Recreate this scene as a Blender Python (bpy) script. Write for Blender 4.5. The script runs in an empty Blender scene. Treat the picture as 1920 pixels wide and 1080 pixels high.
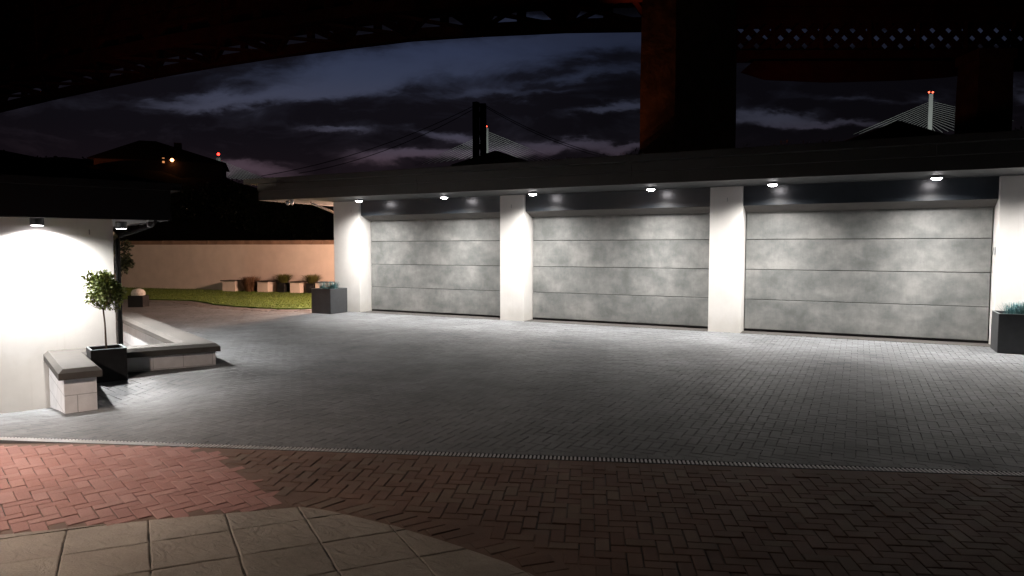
import bpy, bmesh, math, random
import numpy as np
from mathutils import Vector, Matrix
random.seed(7); rng = np.random.default_rng(7)
S = bpy.context.scene
COL = S.collection
R = math.radians

# ---------------------------------------------------------------- camera
CF, CYAW, CPITCH = 1274.44, 0.4721, 0.0598
CAM = Vector((11.9524, -14.414, 1.75))
cd = bpy.data.cameras.new('camera'); cam = bpy.data.objects.new('camera', cd); COL.objects.link(cam)
cam.location = CAM; cam.rotation_euler = (math.pi/2 - CPITCH, 0, CYAW)
cd.sensor_width = 36; cd.lens = 36*CF/1920; cd.clip_end = 8000; cd.clip_start = .05
S.camera = cam
FW = Vector((-math.sin(CYAW)*math.cos(CPITCH), math.cos(CYAW)*math.cos(CPITCH), -math.sin(CPITCH)))
RT = Vector((math.cos(CYAW), math.sin(CYAW), 0)); UP = RT.cross(FW)
def at(x, y, D):            # survey helper: a sighted direction at a real distance -> world point
    return CAM + D*(FW + RT*((x-960)/CF) - UP*((y-540)/CF))

# ---------------------------------------------------------------- materials
def mat(name, base=(.5,.5,.5), rough=.7, metal=0, spec=.5):
    m = bpy.data.materials.new(name); m.use_nodes = True
    b = m.node_tree.nodes['Principled BSDF']
    b.inputs['Base Color'].default_value = (*base, 1); b.inputs['Roughness'].default_value = rough
    b.inputs['Metallic'].default_value = metal; b.inputs['Specular IOR Level'].default_value = spec
    return m
class N:
    def __init__(s, m): s.m = m; s.t = m.node_tree; s.b = s.t.nodes['Principled BSDF']
    def n(s, typ, **kw):
        o = s.t.nodes.new(typ)
        for k, v in kw.items():
            if k in o.inputs: o.inputs[k].default_value = v
            else: setattr(o, k, v)
        return o
    def l(s, a, b): s.t.links.new(a, b)
    def coord(s, scale=(1,1,1), kind='Object', rot=(0,0,0)):
        tc = s.n('ShaderNodeTexCoord'); mp = s.n('ShaderNodeMapping'); mp.inputs['Scale'].default_value = scale
        mp.inputs['Rotation'].default_value = rot
        s.l(tc.outputs[kind], mp.inputs['Vector']); return mp.outputs['Vector']
    def noise(s, vec, scale, detail=4, rough=.6, dist=0):
        o = s.n('ShaderNodeTexNoise'); o.inputs['Scale'].default_value = scale; o.inputs['Detail'].default_value = detail
        o.inputs['Roughness'].default_value = rough; o.inputs['Distortion'].default_value = dist
        s.l(vec, o.inputs['Vector']); return o.outputs['Fac']
    def ramp(s, fac, stops):
        r = s.n('ShaderNodeValToRGB'); e = r.color_ramp.elements
        e[0].position, e[0].color = stops[0][0], (*stops[0][1], 1)
        e[1].position, e[1].color = stops[-1][0], (*stops[-1][1], 1)
        for p, c in stops[1:-1]:
            q = e.new(p); q.color = (*c, 1)
        s.l(fac, r.inputs['Fac']); return r.outputs['Color']
    def mix(s, a, b, fac, mode='MIX'):
        o = s.n('ShaderNodeMix', data_type='RGBA', blend_type=mode)
        for i, v in ((6, a), (7, b), (0, fac)):
            if isinstance(v, (int, float)): o.inputs[i].default_value = v
            elif isinstance(v, tuple): o.inputs[i].default_value = (*v, 1)
            else: s.l(v, o.inputs[i])
        return o.outputs[2]
    def math(s, op, a, b=0):
        o = s.n('ShaderNodeMath', operation=op)
        for i, v in ((0, a), (1, b)):
            if isinstance(v, (int, float)): o.inputs[i].default_value = v
            else: s.l(v, o.inputs[i])
        return o.outputs[0]
    def bump(s, h, strength=.3, dist=.01):
        o = s.n('ShaderNodeBump'); o.inputs['Strength'].default_value = strength; o.inputs['Distance'].default_value = dist
        s.l(h, o.inputs['Height']); s.l(o.outputs[0], s.b.inputs['Normal'])
    def base(s, c): s.l(c, s.b.inputs['Base Color'])

def noisy(name, c, var=.25, scale=6, rough=.7, bump=.2, bscale=60, bdist=.004, metal=0, spec=.5):
    m = mat(name, c, rough, metal, spec); g = N(m); v = g.coord()
    lo = tuple(x*(1-var) for x in c); hi = tuple(min(1, x*(1+var)) for x in c)
    g.base(g.ramp(g.noise(v, scale, 5), [(.3, lo), (.7, hi)]))
    if bump: g.bump(g.noise(v, bscale, 3), bump, bdist)
    return m
M = {}
M['render'] = noisy('white_render', (.78,.76,.73), .05, 3, .85, .35, 140, .003)
M['render_peach'] = noisy('cream_render', (.70,.60,.53), .07, 2.2, .85, .35, 90, .004)
M['dark_panel'] = noisy('dark_blue_grey_panel', (.026,.033,.042), .12, 5, .27, 0, spec=.9)
M['fascia'] = noisy('dark_fascia', (.034,.034,.034), .15, 3, .45, .1, 20)
M['black_fascia'] = noisy('black_fascia', (.007,.0075,.009), .12, 5, .7, 0, spec=.15)
M['soffit'] = noisy('soffit_board', (.036,.038,.042), .06, 4, .6, 0)
M['frame_head'] = noisy('grey_brown_trim', (.11,.10,.095), .15, 5, .5, 0)
M['rubber'] = mat('black_rubber', (.012,.010,.012), .8)
M['black_metal'] = noisy('black_metal', (.008,.008,.009), .2, 10, .6, 0, spec=.2)
M['grey_metal'] = noisy('charcoal_metal', (.05,.052,.056), .15, 8, .45, .08, 60)
M['roof'] = noisy('dark_roof', (.010,.010,.011), .3, 2, .8, .2, 10)
M['soil'] = noisy('soil', (.02,.016,.012), .5, 30, .95, .6, 60, .02)
M['rim'] = mat('galvanised_rim', (.22,.25,.26), .4, .6)
M['black_planter'] = noisy('black_planter', (.014,.014,.015), .2, 10, .75, 0, spec=.2)
M['stone_ball'] = noisy('pale_stone', (.55,.53,.5), .3, 14, .8, .8, 25, .03)
M['bark'] = noisy('bark', (.10,.07,.05), .4, 30, .85, .5, 80, .01)
M['steel_red'] = noisy('red_painted_steel', (.10,.022,.014), .4, .6, .6, 0)
M['pier_stone'] = noisy('rough_pier_stone', (.15,.10,.07), .4, .8, .9, .35, .8, .15)
M['concrete_far'] = noisy('pale_concrete', (.5,.5,.5), .06, .02, .8, 0)
M['dark_steel_far'] = noisy('dark_steel', (.02,.022,.024), .1, .02, .8, 0)
M['hill'] = noisy('dark_hill_grass', (.01,.012,.008), .3, .2, .95, .5, 2, .1)
M['house_far'] = noisy('dim_stone_wall', (.03,.025,.02), .3, 1, .9, 0)
M['galv'] = mat('galvanised_steel', (.55,.56,.57), .5, .15)
M['slate'] = noisy('dark_slate_cap', (.05,.035,.03), .2, 5, .6, 0)
M['white_plastic'] = mat('grey_white_plastic', (.45,.46,.47), .4)
M['anchor'] = mat('dull_plug', (.3,.3,.3), .6)

def emis(name, col, s):
    m = bpy.data.materials.new(name); m.use_nodes = True; t = m.node_tree
    t.nodes.remove(t.nodes['Principled BSDF']); e = t.nodes.new('ShaderNodeEmission')
    e.inputs[0].default_value = (*col, 1); e.inputs[1].default_value = s
    t.links.new(e.outputs[0], t.nodes['Material Output'].inputs[0]); return m
M['lamp_glow'] = emis('lamp_glow', (1,.95,.98), 30)
M['red_glow'] = emis('red_beacon_glow', (1,.03,.02), 9)
M['red_glow_far'] = emis('small_red_beacon_glow', (1,.10,.05), 5)
M['orange_glow'] = emis('orange_lamp_glow', (1,.35,.12), 12)
M['window_glow'] = emis('lit_window', (1,.38,.14), .8)

def paver_mat(name, c0, c1, c2, rough=.8, stain=.25, bumps=.35):
    m = mat(name, c0, rough); g = N(m)
    geo = g.n('ShaderNodeNewGeometry')
    col = g.ramp(geo.outputs['Random Per Island'], [(0, c0), (.5, c1), (1, c2)])
    v = g.coord()
    st = g.ramp(g.noise(v, .9, 6, .65), [(.3, (1-stain,)*3), (.7, (1+stain*.4,)*3)])
    fine = g.ramp(g.noise(v, 90, 3, .7), [(.25, (.78,)*3), (.8, (1.15,)*3)])
    col = g.mix(col, st, 1.0, 'MULTIPLY'); col = g.mix(col, fine, 1.0, 'MULTIPLY')
    g.base(col)
    g.bump(g.noise(v, 120, 4, .7), bumps, .004)
    rr = g.ramp(g.noise(v, 3, 4), [(.3, (rough-.1,)*3), (.7, (min(1, rough+.08),)*3)])
    g.l(rr, g.b.inputs['Roughness'])
    return m
M['pave_grey'] = paver_mat('charcoal_block_paving', (.136,.143,.151), (.150,.157,.164), (.165,.172,.178), .68, .42, .25)
M['pave_brown'] = paver_mat('brown_block_paving', (.14,.078,.054), (.17,.098,.07), (.18,.125,.092), .75, .35)
M['pave_red'] = paver_mat('red_block_paving', (.33,.165,.145), (.36,.185,.16), (.40,.225,.20), .8, .25)
M['pave_edge'] = paver_mat('weathered_edge_setts', (.125,.115,.11), (.145,.135,.13), (.16,.15,.145), .8, .3)
M['slab'] = paver_mat('buff_riven_slab', (.34,.295,.245), (.38,.33,.275), (.40,.355,.30), .8, .4, .25)
g = N(M['slab']); v = g.coord((1,1,1))
g.bump(g.noise(g.coord((1,2.2,1)), 5, 6, .62, 1.2), .9, .02)
M['coping'] = noisy('concrete_coping', (.056,.051,.046), .14, 5, .8, .3, 90, .004)
M['wall_brick'] = noisy('brown_coping_brick', (.22,.14,.095), .25, 2.2, .85, .3, 60, .005)
M['joint'] = noisy('sandy_joint', (.075,.072,.068), .3, 8, .95, .5, 90, .004)

g = N(M['render']); tcr = g.n('ShaderNodeTexCoord'); sz = g.n('ShaderNodeSeparateXYZ'); g.l(tcr.outputs['Object'], sz.inputs[0])
lim = g.math('ADD', g.math('MULTIPLY', g.noise(g.coord((1,1,.6)), 5, 5, .65), .55), -.12)
st = g.ramp(g.math('SUBTRACT', sz.outputs[2], lim), [(.0, (.93,.92,.90)), (.2, (1,1,1))])
old = g.b.inputs['Base Color'].links[0].from_socket
run = g.ramp(g.noise(g.coord((9,9,.35)), 2.2, 4, .6), [(.28, (.965,.96,.955)), (.42, (1,1,1))])
g.base(g.mix(g.mix(old, st, 1., 'MULTIPLY'), run, 1., 'MULTIPLY'))
# white painted blockwork of the low wall
M['block'] = mat('white_painted_blockwork', (.72,.72,.74), .8); g = N(M['block'])
tc = g.n('ShaderNodeTexCoord'); sp = g.n('ShaderNodeSeparateXYZ'); g.l(tc.outputs['Object'], sp.inputs[0])
cb = g.n('ShaderNodeCombineXYZ'); g.l(g.math('ADD', sp.outputs[0], sp.outputs[1]), cb.inputs[0]); g.l(g.math('ADD', sp.outputs[2], .205), cb.inputs[1])
bk = g.n('ShaderNodeTexBrick'); g.l(cb.outputs[0], bk.inputs[0])
bk.inputs['Scale'].default_value = 1; bk.inputs['Brick Width'].default_value = .44; bk.inputs['Row Height'].default_value = .215
bk.inputs['Mortar Size'].default_value = .006; bk.inputs['Mortar Smooth'].default_value = .4
bk.inputs['Color1'].default_value = (.76,.76,.78,1); bk.inputs['Color2'].default_value = (.69,.69,.71,1); bk.inputs['Mortar'].default_value = (.45,.45,.47,1)
vv = g.coord(); g.base(g.mix(bk.outputs['Color'], g.ramp(g.noise(vv, 6, 5), [(.3, (.85,)*3), (.6, (1,)*3)]), 1., 'MULTIPLY'))
g.bump(g.math('SUBTRACT', g.math('MULTIPLY', g.noise(vv, 60, 4), .4), bk.outputs['Fac']), .6, .006)

# mottled concrete-look door
M['door'] = mat('concrete_look_door', (.3,.3,.3), .55); g = N(M['door'])
oi = g.n('ShaderNodeObjectInfo'); vo_ = g.n('ShaderNodeVectorMath', operation='ADD'); cc = g.n('ShaderNodeCombineXYZ')
g.l(g.math('MULTIPLY', oi.outputs['Random'], 60), cc.inputs[1]); g.l(cc.outputs[0], vo_.inputs[1])
def dco(sc):
    mp = g.n('ShaderNodeMapping'); mp.inputs['Scale'].default_value = sc; g.l(vo_.outputs[0], mp.inputs[0]); return mp.outputs[0]
tcd = g.n('ShaderNodeTexCoord'); g.l(tcd.outputs['Object'], vo_.inputs[0])
v1 = dco((1,1,1.35)); v2 = dco((1.3,1,.9)); v3 = dco((.8,1,2.2))
a = g.noise(v1, 1.6, 6, .60, .15); b = g.noise(v2, 6, 6, .72, .1); c = g.noise(v3, 1.1, 2, .5)
f = g.math('ADD', g.math('ADD', g.math('MULTIPLY', a, .70), g.math('MULTIPLY', b, .20)), g.math('MULTIPLY', c, .10))
col = g.ramp(f, [(.38, (.120,.126,.122)), (.46, (.158,.164,.160)), (.53, (.200,.204,.198)), (.62, (.262,.262,.252))])
st = g.ramp(g.noise(g.coord((14,1,1.3)), 3, 4, .6), [(.35, (.94,)*3), (.6, (1,)*3)])
sp2 = g.ramp(g.noise(g.coord((1,1,1)), 16, 4, .75), [(.3, (.94,)*3), (.42, (1,)*3)])
g.base(g.mix(g.mix(col, st, 1., 'MULTIPLY'), sp2, 1., 'MULTIPLY')); g.bump(g.noise(g.coord(), 200, 2), .1, .002)

# foliage
def leaf_mat(name, a, b, c, rough=.5):
    m = mat(name, a, rough); g = N(m); geo = g.n('ShaderNodeNewGeometry')
    g.base(g.ramp(geo.outputs['Random Per Island'], [(0, a), (.55, b), (1, c)])); return m
M['bay'] = leaf_mat('bay_leaves', (.055,.08,.012), (.11,.145,.02), (.20,.225,.05), .7)
M['dark_leaf'] = leaf_mat('dark_leaves', (.012,.018,.008), (.02,.03,.012), (.03,.04,.02))
M['fescue'] = leaf_mat('blue_fescue_blades', (.03,.09,.10), (.07,.19,.20), (.16,.34,.34))
M['sedge'] = leaf_mat('grass_clump_blades', (.05,.06,.015), (.10,.11,.025), (.17,.14,.05))
M['bronze'] = leaf_mat('bronze_grass_blades', (.09,.04,.02), (.15,.075,.04), (.2,.12,.06))
M['lawn_blade'] = leaf_mat('lawn_blades', (.06,.105,.010), (.09,.14,.014), (.13,.17,.025), .7)
M['lawn'] = noisy('lawn', (.07,.125,.014), .45, 1.6, .95, .8, 40, .03)

# ---------------------------------------------------------------- mesh helpers
class MB:
    def __init__(s): s.v = []; s.f = []
    def add(s, vs, fs):
        k = len(s.v); s.v += [tuple(p) for p in vs]; s.f += [tuple(i+k for i in f) for f in fs]; return s
    def box(s, x0, x1, y0, y1, z0, z1, T=None):
        vs = [Vector((x, y, z)) for z in (z0, z1) for y in (y0, y1) for x in (x0, x1)]
        if T: vs = [T @ p for p in vs]
        return s.add(vs, [(0,2,3,1),(4,5,7,6),(0,1,5,4),(2,6,7,3),(0,4,6,2),(1,3,7,5)])
    def tube(s, pts, r, n=8, cap=True, r1=None):
        pts = [Vector(p) for p in pts]; L = len(pts); vs = []; fs = []
        for i, p in enumerate(pts):
            d = (pts[min(i+1, L-1)]-pts[max(i-1, 0)]).normalized()
            a = d.cross(Vector((0,0,1)) if abs(d.z) < .9 else Vector((1,0,0))).normalized(); b = d.cross(a)
            rr = r if r1 is None else r+(r1-r)*i/(L-1)
            for k in range(n):
                t = 2*math.pi*k/n; vs.append(p+a*math.cos(t)*rr+b*math.sin(t)*rr)
        for i in range(L-1):
            for k in range(n):
                fs.append((i*n+k, i*n+(k+1)%n, (i+1)*n+(k+1)%n, (i+1)*n+k))
        if cap: fs.append(tuple(reversed(range(n)))); fs.append(tuple((L-1)*n+k for k in range(n)))
        return s.add(vs, fs)
    def beam(s, p, q, w, h=None):
        p, q = Vector(p), Vector(q); h = h or w; d = (q-p).normalized()
        a = d.cross(Vector((0,0,1)) if abs(d.z) < .95 else Vector((1,0,0))).normalized(); b = a.cross(d)
        vs = [o+a*sx*w/2+b*sy*h/2 for o in (p, q) for sx, sy in ((-1,-1),(1,-1),(1,1),(-1,1))]
        return s.add(vs, [(3,2,1,0),(4,5,6,7),(0,1,5,4),(1,2,6,5),(2,3,7,6),(3,0,4,7)])
    def prism(s, poly, z0, z1, T=None):
        n = len(poly); vs = [Vector((x, y, z)) for z in (z0, z1) for x, y in poly]
        if T: vs = [T @ p for p in vs]
        return s.add(vs, [tuple(reversed(range(n))), tuple(range(n, 2*n))]+[(i, (i+1)%n, n+(i+1)%n, n+i) for i in range(n)])
    def lathe(s, prof, c=(0,0,0), n=20):
        c = Vector(c); vs = []; fs = []; L = len(prof)
        for r, z in prof:
            for k in range(n):
                t = 2*math.pi*k/n; vs.append(c+Vector((r*math.cos(t), r*math.sin(t), z)))
        for i in range(L-1):
            for k in range(n): fs.append((i*n+k, i*n+(k+1)%n, (i+1)*n+(k+1)%n, (i+1)*n+k))
        fs.append(tuple(reversed(range(n)))); fs.append(tuple((L-1)*n+k for k in range(n)))
        return s.add(vs, fs)
    def build(s, name, m, parent=None, smooth=False, bevel=0, seg=2):
        me = bpy.data.meshes.new(name); me.from_pydata(s.v, [], s.f); me.update()
        o = bpy.data.objects.new(name, me); COL.objects.link(o); me.materials.append(M[m] if isinstance(m, str) else m)
        if smooth: me.polygons.foreach_set('use_smooth', [True]*len(me.polygons))
        if bevel:
            b = o.modifiers.new('b', 'BEVEL'); b.width = bevel; b.segments = seg; b.limit_method = 'ANGLE'; b.angle_limit = R(40)
        if parent: o.parent = parent
        return o
def tag(o, label=None, cat=None, group=None, kind=None):
    for k, v in (('label', label), ('category', cat), ('group', group), ('kind', kind)):
        if v: o[k] = v
    return o
def empty(name, loc, rz=0, label=None, cat=None, group=None):
    o = bpy.data.objects.new(name, None); COL.objects.link(o); o.location = loc; o.rotation_euler = (0, 0, rz)
    o.empty_display_size = .1
    return tag(o, label, cat, group)
def copy_tree(o, parent=None):
    c = o.copy(); COL.objects.link(c); c.parent = parent
    for ch in list(o.children): copy_tree(ch, c)
    return c
def light(kind, name, loc, energy, col, parent=None, target=None, size=None, blend=.2, radius=.04):
    ld = bpy.data.lights.new(name, kind); ld.energy = energy; ld.color = col
    if kind == 'SPOT': ld.spot_size = R(size); ld.spot_blend = blend
    ld.shadow_soft_size = radius
    o = bpy.data.objects.new(name, ld); COL.objects.link(o); o.location = loc
    if target is not None:
        o.rotation_euler = (Vector(target)-Vector(loc)).to_track_quat('-Z', 'Y').to_euler()
    if parent: o.parent = parent
    return o

# ---------------------------------------------------------------- frames & ground height
HO = Vector((2.40, -8.30)); HA = R(-24); hx = Vector((math.cos(HA), math.sin(HA))); hy = Vector((-math.sin(HA), math.cos(HA)))
HT = Matrix.Translation((HO.x, HO.y, 0)) @ Matrix.Rotation(HA, 4, 'Z')
def sm(t):
    t = np.clip(t, 0, 1); return t*t*(3-2*t)
def gh(X, Y):
    X = np.asarray(X, float); Y = np.asarray(Y, float)
    lx = (X-HO.x)*hx.x+(Y-HO.y)*hx.y; ly = (X-HO.x)*hy.x+(Y-HO.y)*hy.y
    zL = -.46*np.clip((4.2-lx)/4.2, 0, 1.12)**1.5
    zR = np.where(lx > 1.8, zL, -.2*sm((lx-.4)/1.4))
    b = sm((ly+.74)/.26)
    z = zL*(1-b)+zR*b
    z = z*(1-sm((ly+.3)/1.5))
    well = np.where((lx < .3) & (ly > -.05) & (ly < 1.05), -.42, 0)
    return np.minimum(z, well)

# ---------------------------------------------------------------- paving as real blocks
def seg_side(P, A, B):
    return (B[0]-A[0])*(P[1]-A[1])-(B[1]-A[1])*(P[0]-A[0])
D0 = np.array((4.98, -11.08)); D1 = np.array((13.13, -8.02)); DD = (D1-D0)/np.linalg.norm(D1-D0); DN = np.array((-DD[1], DD[0]))
def ddist(X, Y): return (X-D0[0])*DN[0]+(Y-D0[1])*DN[1]
SLAB = [(2.0,-17.0),(5.2,-14.05),(7.3,-12.22),(7.94,-11.66),(8.56,-11.08),(8.82,-11.03),(9.1,-11.02),(9.40,-11.03),(9.7,-11.06),(10.0,-11.10),(10.25,-11.14),(10.55,-11.25),(10.9,-11.5),(11.2,-12.0),(11.3,-12.6),(11.2,-16),(8,-18)]
def inpoly(X, Y, poly):
    X = np.asarray(X); r = np.zeros(X.shape, bool); n = len(poly)
    for i in range(n):
        x0, y0 = poly[i]; x1, y1 = poly[(i+1) % n]
        c = ((y0 > Y) != (y1 > Y)) & (X < (x1-x0)*(Y-y0)/((y1-y0) if y1 != y0 else 1e-9)+x0); r ^= c
    return r
def polydist(X, Y, poly):
    d = np.full(np.shape(X), 1e9)
    for i in range(len(poly)-1):
        a = np.array(poly[i]); b = np.array(poly[i+1]); ab = b-a
        t = np.clip(((X-a[0])*ab[0]+(Y-a[1])*ab[1])/(ab@ab), 0, 1)
        d = np.minimum(d, np.hypot(X-a[0]-t*ab[0], Y-a[1]-t*ab[1]))
    return d
RB = [(6.75,-10.25),(6.95,-10.36),(7.45,-10.62),(7.95,-10.85),(8.56,-11.07)]     # end of the red field
def is_red(X, Y):
    xb = np.interp(Y, [-11.07,-10.85,-10.62,-10.36,-10.25], [8.56,7.95,7.45,6.95,6.75])
    return (X < xb)
LAWN = [(-34,-3.5),(-12.5,-.45),(-9.5,.1),(-7.45,.55),(-6.2,.15),(-5.44,-.2),(-4.4,-.36),(-3.44,-.43),(-2.6,-.38),(-2.04,-.1),(-1.7,.5),(-1.45,1.5),(-1.45,5.9),(-34,1.3)]

def bricks(name, centers, length, width, ang, m, gap=.0035, ch=.004, tilt=.0012, lift=0., label=None, drop=.02):
    # centers: arrays X,Y,rot ; each brick is a chamfered block whose top sits at the ground height
    X, Y, Rz = centers; n = len(X)
    L = np.broadcast_to(length, (n,))/2-gap/2; W = np.broadcast_to(width, (n,))/2-gap/2
    Z = gh(X, Y)
    loc = []
    for (k, inset, dz) in ((0, ch, 0), (1, 0, -ch*.8), (2, 0, -drop)):
        for sx, sy in ((-1,-1),(1,-1),(1,1),(-1,1)):
            loc.append((sx, sy, inset, dz))
    V = np.zeros((n, 12, 3)); c, s = np.cos(Rz), np.sin(Rz)
    tx = rng.normal(0, tilt, n)/.1; ty = rng.normal(0, tilt, n)/.1; hz = rng.normal(0, tilt*.8, n)
    jx = rng.normal(0, .0012, n); jy = rng.normal(0, .0012, n); jr = rng.normal(0, .006, n)
    c, s = np.cos(Rz+jr), np.sin(Rz+jr)
    for i, (sx, sy, ins, dz) in enumerate(loc):
        x = sx*(L-ins); y = sy*(W-ins)
        V[:, i, 0] = X+jx+x*c-y*s; V[:, i, 1] = Y+jy+x*s+y*c
        V[:, i, 2] = hz+dz+lift+tx*y*.5+ty*x*.3
    V[:, :, 2] += gh(V[:, :, 0], V[:, :, 1])
    q = [(0,1,2,3)]+[(4+i, 4+(i+1) % 4, (i+1) % 4, i) for i in range(4)]+[(8+i, 8+(i+1) % 4, 4+(i+1) % 4, 4+i) for i in range(4)]
    F = (np.array(q)[None]+12*np.arange(n)[:, None, None]).reshape(-1, 4)
    me = bpy.data.meshes.new(name); me.vertices.add(n*12); me.vertices.foreach_set('co', V.reshape(-1))
    me.loops.add(F.size); me.loops.foreach_set('vertex_index', F.reshape(-1))
    me.polygons.add(len(F)); me.polygons.foreach_set('loop_start', np.arange(0, F.size, 4)); me.polygons.foreach_set('loop_total', np.full(len(F), 4))
    me.polygons.foreach_set('use_smooth', [False]*len(F)); me.update(calc_edges=True); me.materials.append(M[m])
    o = bpy.data.objects.new(name, me); COL.objects.link(o); return tag(o, kind='structure')
def herring(ang, ox, oy, x0, x1, y0, y1):
    u = .09; c, s = math.cos(ang), math.sin(ang)
    cor = [((x-ox)*c+(y-oy)*s, -(x-ox)*s+(y-oy)*c) for x in (x0, x1) for y in (y0, y1)]
    i0, i1 = int(min(p[0] for p in cor)/u)-2, int(max(p[0] for p in cor)/u)+2
    j0, j1 = int(min(p[1] for p in cor)/u)-2, int(max(p[1] for p in cor)/u)+2
    I, J = np.meshgrid(np.arange(i0, i1), np.arange(j0, j1)); I = I.ravel(); J = J.ravel(); d = (I-J) % 4
    h = d == 0; vv = d == 3
    lx = np.concatenate([(I[h]+1)*u, (I[vv]+.5)*u]); ly = np.concatenate([(J[h]+.5)*u, (J[vv]+1)*u])
    rot = np.concatenate([np.full(h.sum(), ang), np.full(vv.sum(), ang+math.pi/2)])
    X = ox+lx*c-ly*s; Y = oy+lx*s+ly*c
    k = (X > x0) & (X < x1) & (Y > y0) & (Y < y1)
    return X[k], Y[k], rot[k]
# grey driveway
X, Y, Rz = herring(0, 0, 0, -13, 17.5, -13, 1.0)
edge = ddist(X, Y)
nearlawn = polydist(X, Y, LAWN[:11])
keep = (edge > .16) & ~inpoly(X, Y, LAWN) & (nearlawn > .62) & ~((Y > .75) & (X > -.8)) & ((X > -1) | (Y < .6+.0*X))
lx = (X-HO.x)*hx.x+(Y-HO.y)*hx.y; ly = (X-HO.x)*hy.x+(Y-HO.y)*hy.y
keep &= ~((lx < -.05) & (ly < -.05))
keep &= ~((X < -9.0) & (Y > -1.0)); keep &= ~((lx < .3) & (ly > -.06) & (ly < 1.0))
keep &= (X-2) < 30
bricks('grey_driveway', (X[keep], Y[keep], Rz[keep]), .18, .09, 0, 'pave_grey', gap=.004, tilt=.0009, ch=.0028)
# brown and red fields, drain frame
a_d = math.atan2(DD[1], DD[0])
X, Y, Rz = herring(a_d, D0[0], D0[1], 5.5, 18, -16.5, -6)
sd = polydist(X, Y, SLAB); k = (ddist(X, Y) < -.11) & ~inpoly(X, Y, SLAB) & (sd > .27) & ~is_red(X, Y)
bricks('brown_paving', (X[k], Y[k], Rz[k]), .18, .09, 0, 'pave_brown', gap=.006, tilt=.0022)
X, Y, Rz = herring(HA+R(3), 0, 0, -3, 9, -18, -9)
sd = polydist(X, Y, SLAB); k = (ddist(X, Y) < -.11) & ~inpoly(X, Y, SLAB) & (sd > .02) & is_red(X, Y)
lx = (X-HO.x)*hx.x+(Y-HO.y)*hx.y; ly = (X-HO.x)*hy.x+(Y-HO.y)*hy.y
k &= ~((lx < 0) & (ly < 0))
bricks('red_paving', (X[k], Y[k], Rz[k]), .18, .09, 0, 'pave_red', gap=.005, tilt=.0014)
# header course along the drain (grey side) and curved soldier course round the slabs
t = np.arange(-6, 14, .1); o_ = .105
Xs = D0[0]+DD[0]*t+DN[0]*o_; Ys = D0[1]+DD[1]*t+DN[1]*o_
bricks('drain_edging', (Xs, Ys, np.full(len(t), a_d)), .1, .09, 0, 'pave_grey', gap=.004)
P = [np.array(p) for p in SLAB[4:15]]; cur = []; acc = 0
for i in range(len(P)-1):
    a, b = P[i], P[i+1]; L = np.linalg.norm(b-a); d = (b-a)/L; s_ = acc
    while s_ < L: cur.append((a+d*s_, d)); s_ += .112
    acc = s_-L
cx_, cy_, cr = [], [], []
for p, d in cur:
    n_ = np.array((-d[1], d[0])); q = p+n_*.13; cx_.append(q[0]); cy_.append(q[1]); cr.append(math.atan2(d[1], d[0])+math.pi/2-.45)
cx_, cy_, cr = map(np.array, (cx_, cy_, cr))
k = ddist(cx_, cy_) < -.1
bricks('curved_edging', (cx_[k], cy_[k], cr[k]), .2, .1, 0, 'pave_brown', gap=.006, tilt=.002)
def strip(name, line, m, z, wdt):
    b = MB(); n_ = len(line)
    for i in range(n_):
        p = np.array(line[i], float); a = np.array(line[max(i-1, 0)], float); c_ = np.array(line[min(i+1, n_-1)], float); d = (c_-a)/np.linalg.norm(c_-a); nn = np.array((-d[1], d[0]))
        for k_ in (wdt[0], wdt[1]):
            q = p+nn*k_; b.v.append((q[0], q[1], float(gh(q[0], q[1]))+z))
    b.f = [(2*i, 2*i+2, 2*i+3, 2*i+1) for i in range(n_-1)]
    return tag(b.build(name, m), kind='structure')
dl_ = [tuple(D0+DD*t_) for t_ in np.linspace(-6, 14, 80)]
strip('mortar_haunch', dl_, 'pave_grey', -.0032, (.052, .30))
strip('mortar_haunch', dl_[18:], 'pave_brown', -.0034, (-.24, -.052))
strip('mortar_haunch', dl_[:22], 'pave_red', -.0038, (-.26, -.052))
strip('mortar_haunch', SLAB[2:16], 'pave_brown', -.0042, (-.02, .42))
strip('mortar_haunch', RB, 'pave_brown', -.0036, (-.2, .22))
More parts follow.
